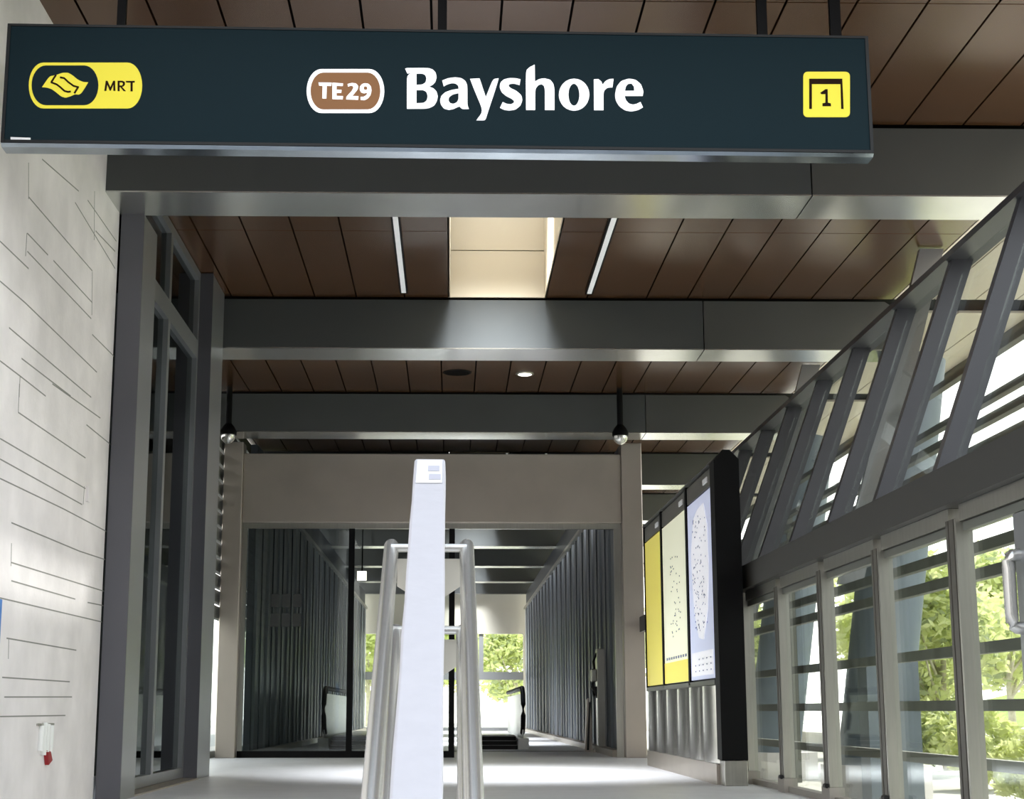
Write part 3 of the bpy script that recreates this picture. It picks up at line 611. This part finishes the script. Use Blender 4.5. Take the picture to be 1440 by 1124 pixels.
# ------------------------------------------------------------------ station sign
GLY = {"B":[[[-0.2106,4.5037],[-0.1988,4.5079],[-0.0701,4.5098],[-0.0432,4.5005],[-0.0259,4.4808],[-0.0204,4.4524],[-0.0267,4.4238],[-0.0427,4.4037],[-0.0667,4.3903],[-0.0398,4.381],[-0.021,4.3614],[-0.0123,4.3304],[-0.018,4.2991],[-0.0339,4.2706],[-0.0632,4.2544],[-0.0952,4.2494],[-0.1976,4.248],[-0.1994,4.4498],[-0.1877,4.467],[-0.1717,4.4775],[-0.1964,4.4726]],[[-0.1422,4.4734],[-0.1074,4.4739],[-0.0886,4.4656],[-0.0815,4.443],[-0.0867,4.4173],[-0.1069,4.4028],[-0.1417,4.4006]],[[-0.1414,4.3682],[-0.1013,4.3688],[-0.0809,4.3577],[-0.0732,4.3295],[-0.0795,4.3011],[-0.0981,4.2856],[-0.1408,4.2838]]],"a":[[[0.0135,4.4312],[0.0483,4.446],[0.0912,4.4529],[0.1287,4.4477],[0.1529,4.431],[0.1653,4.401],[0.1655,4.3017],[0.1666,4.2734],[0.1746,4.252],[0.1345,4.2504],[0.1184,4.2671],[0.1051,4.2624],[0.0811,4.2496],[0.0544,4.2436],[0.025,4.2517],[0.0062,4.2768],[0.0007,4.3051],[0.0086,4.3335],[0.0325,4.3565],[0.07,4.3712],[0.1128,4.3792],[0.1101,4.4002],[0.094,4.4131],[0.0698,4.415],[0.0431,4.4066],[0.0227,4.3933]],[[0.1118,4.352],[0.1119,4.3123],[0.1023,4.2923],[0.081,4.2824],[0.0622,4.2861],[0.0515,4.3029],[0.0551,4.3256],[0.0754,4.3429]]],"y":[[[0.1814,4.4439],[0.2388,4.4476],[0.2763,4.3288],[0.314,4.4288],[0.3275,4.446],[0.3544,4.4493],[0.3435,4.4093],[0.3273,4.355],[0.2896,4.2355],[0.2762,4.1902],[0.2682,4.1811],[0.2201,4.1804],[0.2495,4.2237],[0.2533,4.2463],[0.2468,4.2745],[0.2039,4.3817]]],"s":[[[0.4861,4.4455],[0.4805,4.4084],[0.4456,4.4181],[0.4188,4.4143],[0.4133,4.4017],[0.4267,4.3877],[0.4616,4.3711],[0.491,4.3431],[0.4972,4.312],[0.4853,4.2778],[0.4557,4.2519],[0.4181,4.2446],[0.386,4.2493],[0.3619,4.262],[0.3781,4.299],[0.3995,4.288],[0.4263,4.2838],[0.4451,4.2943],[0.4463,4.3085],[0.4291,4.3224],[0.397,4.339],[0.3703,4.3641],[0.3596,4.3953],[0.365,4.4238],[0.3866,4.4441],[0.4189,4.4525],[0.4565,4.4519]]],"h":[[[0.5187,4.5002],[0.5404,4.5234],[0.5729,4.5411],[0.5738,4.4325],[0.5992,4.4488],[0.6288,4.4544],[0.6665,4.4453],[0.6851,4.4199],[0.6913,4.3886],[0.69,4.2523],[0.6326,4.2515],[0.6337,4.3821],[0.6274,4.4076],[0.6124,4.4171],[0.5935,4.41],[0.5788,4.3899],[0.5744,4.3642],[0.5736,4.2507],[0.5189,4.25]]],"o":[[[0.9025,4.3529],[0.899,4.3264],[0.8894,4.3016],[0.8744,4.2802],[0.8551,4.2637],[0.8326,4.2532],[0.8087,4.2494],[0.7848,4.2526],[0.7626,4.2625],[0.7437,4.2784],[0.7292,4.2994],[0.7202,4.3239],[0.7173,4.3503],[0.7207,4.3768],[0.7302,4.4017],[0.7451,4.4232],[0.7645,4.4398],[0.787,4.4504],[0.8111,4.4542],[0.835,4.451],[0.8573,4.4411],[0.8763,4.4251],[0.8908,4.404],[0.8997,4.3794]],[[0.8422,4.3521],[0.8408,4.3336],[0.8373,4.3165],[0.8318,4.3017],[0.8247,4.2903],[0.8166,4.2831],[0.808,4.2806],[0.7994,4.2829],[0.7914,4.2899],[0.7846,4.301],[0.7795,4.3157],[0.7763,4.3327],[0.7754,4.3511],[0.7767,4.3695],[0.7803,4.3868],[0.7857,4.4016],[0.7928,4.413],[0.8009,4.4202],[0.8096,4.4228],[0.8182,4.4205],[0.8262,4.4135],[0.833,4.4023],[0.8381,4.3876],[0.8413,4.3705]]],"r":[[[0.9308,4.4519],[0.9578,4.454],[0.9765,4.4383],[0.9832,4.4184],[1.0009,4.4415],[1.0254,4.455],[1.0508,4.4565],[1.0434,4.4022],[1.0137,4.4001],[0.9946,4.3844],[0.9877,4.3587],[0.9862,4.2553],[0.9291,4.2545]]],"e":[[[1.0577,4.354],[1.0678,4.4054],[1.0954,4.4429],[1.1417,4.4596],[1.1848,4.4528],[1.2167,4.4247],[1.2309,4.3792],[1.226,4.3495],[1.1154,4.3479],[1.123,4.3207],[1.1414,4.2983],[1.1656,4.2929],[1.1872,4.2978],[1.2117,4.3106],[1.2256,4.2767],[1.1973,4.2593],[1.1567,4.2491],[1.1164,4.2559],[1.0819,4.2821],[1.0625,4.3171]],[[1.1186,4.3805],[1.1753,4.3813],[1.1743,4.4098],[1.16,4.4284],[1.1384,4.4264],[1.1245,4.4091]]],"te_pill":[[[-0.3346,4.3592],[-0.336,4.3319],[-0.3408,4.3056],[-0.3487,4.2813],[-0.3595,4.26],[-0.3727,4.2424],[-0.3879,4.2293],[-0.4044,4.2212],[-0.4217,4.2183],[-0.7087,4.2143],[-0.726,4.2168],[-0.7427,4.2245],[-0.7583,4.2371],[-0.7721,4.2543],[-0.7835,4.2752],[-0.7922,4.2992],[-0.7978,4.3254],[-0.8001,4.3526],[-0.8001,4.3526],[-0.7989,4.38],[-0.7944,4.4063],[-0.7867,4.4307],[-0.7761,4.4521],[-0.763,4.4698],[-0.7479,4.483],[-0.7314,4.4913],[-0.7141,4.4942],[-0.4255,4.4985],[-0.408,4.496],[-0.3912,4.4882],[-0.3756,4.4755],[-0.3619,4.4582],[-0.3505,4.437],[-0.342,4.4128],[-0.3366,4.3866],[-0.3346,4.3592]]],"te_fill":[[[-0.3585,4.3585],[-0.3597,4.3357],[-0.3637,4.3137],[-0.3706,4.2934],[-0.3798,4.2756],[-0.3912,4.2609],[-0.4043,4.2499],[-0.4185,4.2431],[-0.4334,4.2407],[-0.6978,4.237],[-0.7127,4.239],[-0.7271,4.2455],[-0.7405,4.2561],[-0.7523,4.2704],[-0.7621,4.2879],[-0.7696,4.308],[-0.7743,4.3298],[-0.7763,4.3526],[-0.7763,4.3526],[-0.7753,4.3754],[-0.7714,4.3974],[-0.7647,4.4178],[-0.7556,4.4357],[-0.7443,4.4505],[-0.7313,4.4615],[-0.7171,4.4684],[-0.7022,4.4709],[-0.4365,4.4748],[-0.4216,4.4727],[-0.4071,4.4662],[-0.3937,4.4556],[-0.3819,4.4411],[-0.3722,4.4235],[-0.3648,4.4033],[-0.3602,4.3814],[-0.3585,4.3585]]],"te_T":[[[-0.7301,4.4069],[-0.6502,4.4065],[-0.6533,4.3853],[-0.68,4.3857],[-0.6803,4.3049],[-0.7051,4.3054],[-0.7049,4.3853],[-0.7262,4.3865]]],"te_E":[[[-0.6466,4.4066],[-0.5825,4.4026],[-0.584,4.3855],[-0.6207,4.3869],[-0.621,4.3623],[-0.5907,4.3609],[-0.5922,4.342],[-0.6206,4.3416],[-0.6203,4.3227],[-0.5812,4.3222],[-0.5826,4.3007],[-0.6454,4.3017]]],"te_2":[[[-0.5558,4.3992],[-0.5292,4.4071],[-0.5043,4.4037],[-0.4905,4.3869],[-0.4948,4.3641],[-0.514,4.3393],[-0.5262,4.3241],[-0.4889,4.3227],[-0.4903,4.2993],[-0.5624,4.3009],[-0.5616,4.3179],[-0.5319,4.3523],[-0.5199,4.3751],[-0.5254,4.3871],[-0.5378,4.3881],[-0.552,4.3822]]],"te_9":[[[-0.4509,4.4064],[-0.4295,4.4029],[-0.4151,4.3861],[-0.4105,4.3616],[-0.4161,4.3313],[-0.4318,4.3084],[-0.453,4.2968],[-0.4761,4.2995],[-0.4764,4.3191],[-0.4568,4.3194],[-0.4392,4.3328],[-0.4376,4.3461],[-0.4536,4.3402],[-0.4732,4.3456],[-0.4824,4.3643],[-0.4809,4.3851],[-0.4686,4.4004]],[[-0.4489,4.3875],[-0.4381,4.3819],[-0.4362,4.3687],[-0.4467,4.361],[-0.4575,4.3684],[-0.4577,4.3817]]],"mrt_pill":[[[-1.7818,4.3719],[-1.7823,4.3439],[-1.7862,4.3169],[-1.7932,4.292],[-1.8031,4.2701],[-1.8156,4.2521],[-1.83,4.2387],[-1.846,4.2303],[-1.8628,4.2273],[-2.3593,4.2205],[-2.3763,4.223],[-2.393,4.2309],[-2.4087,4.2439],[-2.4227,4.2615],[-2.4347,4.283],[-2.444,4.3076],[-2.4504,4.3344],[-2.4536,4.3623],[-2.4538,4.3657],[-2.4536,4.3937],[-2.4501,4.4207],[-2.4435,4.4457],[-2.4338,4.4677],[-2.4216,4.4858],[-2.4073,4.4994],[-2.3914,4.5078],[-2.3746,4.5108],[-1.8752,4.5183],[-1.8581,4.5158],[-1.8413,4.5078],[-1.8257,4.4946],[-1.8117,4.4769],[-1.7999,4.4552],[-1.7908,4.4303],[-1.7848,4.4034],[-1.7819,4.3753]]],"mrt_dark":[[[-2.0415,4.3699],[-2.042,4.3455],[-2.0457,4.322],[-2.0525,4.3003],[-2.0621,4.2813],[-2.0741,4.2656],[-2.0882,4.2539],[-2.1036,4.2466],[-2.1199,4.244],[-2.3457,4.2409],[-2.3622,4.243],[-2.3783,4.2499],[-2.3934,4.2612],[-2.407,4.2764],[-2.4184,4.2952],[-2.4273,4.3166],[-2.4334,4.3399],[-2.4363,4.3642],[-2.4364,4.3654],[-2.4361,4.3898],[-2.4326,4.4133],[-2.4259,4.4351],[-2.4165,4.4542],[-2.4046,4.47],[-2.3906,4.4818],[-2.3752,4.4892],[-2.3588,4.4918],[-2.1319,4.4952],[-2.1153,4.493],[-2.0991,4.4861],[-2.0839,4.4747],[-2.0704,4.4593],[-2.059,4.4404],[-2.0502,4.4189],[-2.0443,4.3954],[-2.0416,4.371]]],"mrt_symbol":[[[-2.3742,4.3533],[-2.3476,4.3988],[-2.3305,4.4233],[-2.2966,4.4305],[-2.2785,4.4376],[-2.2552,4.4464],[-2.2235,4.4469],[-2.1964,4.4309],[-2.1634,4.4031],[-2.131,4.3889],[-2.102,4.3882],[-2.1188,4.3541],[-2.1383,4.3201],[-2.1535,4.3086],[-2.1773,4.3111],[-2.2004,4.2984],[-2.2314,4.2879],[-2.2581,4.2959],[-2.2911,4.3236],[-2.3184,4.3429],[-2.3451,4.3509]]],"mrt_l1":[[[-2.2985,4.4349],[-2.313,4.411],[-2.3041,4.4046],[-2.2895,4.4285]]],"mrt_l1b":[[[-2.3117,4.4124],[-2.3251,4.3868],[-2.3159,4.381],[-2.3025,4.4066]]],"mrt_l1c":[[[-2.3248,4.3797],[-2.2905,4.3664],[-2.2695,4.3505],[-2.2413,4.3251],[-2.2175,4.319],[-2.2006,4.3227],[-2.2032,4.3337],[-2.2175,4.3302],[-2.2363,4.3348],[-2.2632,4.3592],[-2.2861,4.3765],[-2.3216,4.3903]]],"mrt_l2":[[[-2.2712,4.4107],[-2.2479,4.4066],[-2.2237,4.3832],[-2.1899,4.3582],[-2.1568,4.3493],[-2.1547,4.3602],[-2.1857,4.3684],[-2.2175,4.392],[-2.2432,4.4165],[-2.2698,4.4218]]],"mrt_l2b":[[[-2.1632,4.361],[-2.1849,4.3196],[-2.1756,4.3138],[-2.1539,4.3552]]],"mrt_M":[[[-2.0046,4.3361],[-1.9986,4.3999],[-1.988,4.4],[-1.9698,4.3591],[-1.9542,4.4005],[-1.9437,4.4007],[-1.9387,4.337],[-1.9503,4.3368],[-1.9531,4.3763],[-1.9662,4.3383],[-1.9726,4.3382],[-1.989,4.3757],[-1.9925,4.3362]]],"mrt_R":[[[-1.9255,4.3355],[-1.9283,4.4009],[-1.8993,4.4013],[-1.8858,4.3942],[-1.8835,4.3773],[-1.8925,4.3658],[-1.9003,4.3629],[-1.8764,4.3362],[-1.8902,4.336],[-1.9108,4.3611],[-1.915,4.361],[-1.9139,4.3357]],[[-1.9163,4.3909],[-1.9015,4.3911],[-1.8953,4.3827],[-1.9001,4.3714],[-1.9154,4.3712]]],"mrt_T":[[[-1.8792,4.4005],[-1.8264,4.4012],[-1.827,4.391],[-1.8386,4.3909],[-1.8363,4.3356],[-1.849,4.3355],[-1.8513,4.3907],[-1.8777,4.3914]]],"exit_plate":[[[2.4855,4.2586],[2.483,4.2482],[2.477,4.2392],[2.4683,4.2332],[2.4582,4.231],[2.2254,4.2278],[2.2156,4.2298],[2.2074,4.2356],[2.2021,4.2443],[2.2006,4.2547],[2.21,4.4919],[2.2124,4.5025],[2.2184,4.5115],[2.2271,4.5176],[2.2372,4.5198],[2.4714,4.5233],[2.4813,4.5213],[2.4895,4.5155],[2.4948,4.5066],[2.4963,4.4961]]],"exit_gate":[[[2.2451,4.4741],[2.4481,4.4771],[2.4476,4.2831],[2.4329,4.2829],[2.4357,4.4426],[2.2601,4.44],[2.2535,4.2804],[2.2373,4.2802]]],"exit_1":[[[2.3099,4.3848],[2.3418,4.4081],[2.3554,4.4083],[2.3528,4.3216],[2.3705,4.3173],[2.3713,4.2991],[2.3193,4.2984],[2.32,4.3166],[2.3381,4.3214],[2.3405,4.3772],[2.316,4.3752]]],"label":[[[-2.543,4.0385],[-2.4259,4.0356],[-2.4249,4.0179],[-2.542,4.0208]]]}
A1 = R(1.0)
sign = empty('station_sign', (-.08, 9.0, 4.0), 'wide dark teal hanging station sign reading Bayshore TE 29', 'sign', rz=A1)
def sgn(mb, name, m, par=None, bevel=0):
    # local: x along the sign, y depth, z world height
    o = mb.build(name, m, None, bevel); o.parent = par or sign
    if par is None: o.location = (0, 0, -4.0)
    return o
box = sgn(B(-2.60, 2.62, .012, .15, 4.005, 4.757), 'sign_box', SIGNB)
sgn(B(-2.58, 2.60, 0.0, .012, 4.022, 4.742), 'sign_face', SIGNF)
sgn(MB().prism([(0.0,4.003),(.15,4.003),(.135,3.985),(.02,3.985)], 'x', -2.60, 2.62), 'bottom_trim', SIGNU)
fr = MB(); fr.box(-2.60,2.62,-.006,.012,4.742,4.757); fr.box(-2.60,2.62,-.006,.012,4.005,4.022); fr.box(-2.60,-2.58,-.006,.012,4.022,4.742); fr.box(2.60,2.62,-.006,.012,4.022,4.742)
sgn(fr, 'face_frame', SIGNB)
for u, r in ((-1.938,.026),(.013,.028),(1.986,.03),(2.442,.033)):
    sgn(MB().box(u-r, u+r, .06, .10, 4.757, ZC+.0), 'hanging_rod', BLK)

def smooth(poly):
    n = len(poly); out = []
    P = [Vector(p) for p in poly]
    for i in range(n):
        a, b, c = P[i-1], P[i], P[(i+1)%n]; d1 = b-a; d2 = c-b
        if d1.length < 1e-5 or d2.length < 1e-5: out.append(tuple(b)); continue
        if d1.angle(d2, 0) < R(52):
            out.append(tuple(b-d1*.25)); out.append(tuple(b*.5+(b-d1*.25)*.25+(b+d2*.25)*.25)); out.append(tuple(b+d2*.25))
        else: out.append(tuple(b))
    return out
def flat(polys, name, m, y0, y1, par=None, sm=True):
    # filled outline (with holes) as a thin raised plate on the sign face
    cu = bpy.data.curves.new(name, 'CURVE'); cu.dimensions = '2D'; cu.fill_mode = 'BOTH'; cu.extrude = (y1-y0)/2
    for poly in polys:
        q = smooth(poly) if sm else poly
        sp = cu.splines.new('POLY'); sp.points.add(len(q)-1); sp.use_cyclic_u = True
        for p, v in zip(sp.points, q): p.co = (v[0], v[1], 0, 1)
    tmp = bpy.data.objects.new(name, cu); COL.objects.link(tmp)
    dg = bpy.context.evaluated_depsgraph_get(); me = bpy.data.meshes.new_from_object(tmp.evaluated_get(dg))
    bpy.data.objects.remove(tmp); bpy.data.curves.remove(cu)
    me.transform(Matrix.Translation((0, (y0+y1)/2, 0)) @ Matrix.Rotation(R(90), 4, 'X'))
    me.materials.clear(); me.materials.append(m); me.name = name
    for p in me.polygons: p.material_index = 0
    o = bpy.data.objects.new(name, me); COL.objects.link(o); o.parent = par or sign
    if par is None: o.location = (0, 0, -4.0)
    return o
def merge(keys): return [p for k in keys for p in GLY[k]]
# each letter of the name is its own raised plate inside one lettering part
lt = flat(merge(['B','a','y','s','h','o','r','e']), 'name_lettering', WHITE, -.005, 0); lt['label'] = 'white letters reading Bayshore'
tp = flat(GLY['te_pill'], 'line_badge', WHITE, -.003, 0, sm=False)
tf = flat(GLY['te_fill'], 'badge_fill', TEBR, -.005, -.003, tp, sm=False)
tl = flat(merge(['te_T','te_E','te_2','te_9']), 'badge_lettering', WHITE, -.007, -.005, tp); tl['label'] = 'white letters reading TE 29'
mp = flat(GLY['mrt_pill'], 'transit_badge', YEL, -.003, 0, sm=False)
flat(GLY['mrt_dark'], 'badge_fill', SIGNF, -.005, -.003, mp, sm=False)
flat(GLY['mrt_symbol'], 'badge_symbol', YEL, -.007, -.005, mp)
for i, k in enumerate(('mrt_l1','mrt_l1b','mrt_l1c','mrt_l2','mrt_l2b')): flat(GLY[k], 'symbol_line', INK, -.0085-.0002*i, -.007, mp, sm=False)
ml = flat(merge(['mrt_M','mrt_R','mrt_T']), 'badge_lettering', INK, -.005, -.003, mp, sm=False); ml['label'] = 'dark letters reading MRT'
ep = flat(GLY['exit_plate'], 'exit_badge', YEL, -.004, 0, sm=False)
flat(GLY['exit_gate'], 'gate_symbol', INK, -.006, -.004, ep, sm=False)
el = flat(GLY['exit_1'], 'exit_number', INK, -.006, -.004, ep, sm=False); el['label'] = 'dark number 1'
flat(GLY['label'], 'small_sticker', PAPER, -.003, 0, sm=False)

# ------------------------------------------------------------------ light and camera
wd = bpy.data.worlds.new('world'); SC.world = wd; wd.use_nodes = True
nt = wd.node_tree; bg = nt.nodes['Background']; bg.inputs['Strength'].default_value = 3.6
tc = nt.nodes.new('ShaderNodeTexCoord'); sx = nt.nodes.new('ShaderNodeSeparateXYZ'); rp = nt.nodes.new('ShaderNodeValToRGB')
rp.color_ramp.elements[0].position = 0.0; rp.color_ramp.elements[0].color = (1.0, 1.0, .98, 1)
rp.color_ramp.elements[1].position = .85; rp.color_ramp.elements[1].color = (.30, .34, .40, 1)
nt.links.new(tc.outputs['Generated'], sx.inputs[0]); nt.links.new(sx.outputs['Z'], rp.inputs['Fac']); nt.links.new(rp.outputs['Color'], bg.inputs['Color'])
sl = bpy.data.lights.new('sun', 'SUN'); sl.energy = 6.5; sl.angle = R(2); sl.color = (1, .96, .88)
so = bpy.data.objects.new('sun', sl); COL.objects.link(so)
so.rotation_euler = Vector((-.45, -.65, -.61)).to_track_quat('-Z', 'Y').to_euler()

cam = bpy.data.cameras.new('camera'); cam.sensor_width = 36; cam.lens = 2226/1440*36; cam.shift_x = 46/1440; cam.clip_end = 500
co = bpy.data.objects.new('camera', cam); COL.objects.link(co)
co.location = (0, 0, .7); co.rotation_euler = (R(90+11.132), 0, R(-1.0)); SC.camera = co

SC.view_settings.view_transform = 'Standard'; SC.view_settings.look = 'None'; SC.view_settings.gamma = 1; SC.view_settings.exposure = 0.3
SC.view_settings.use_curve_mapping = False
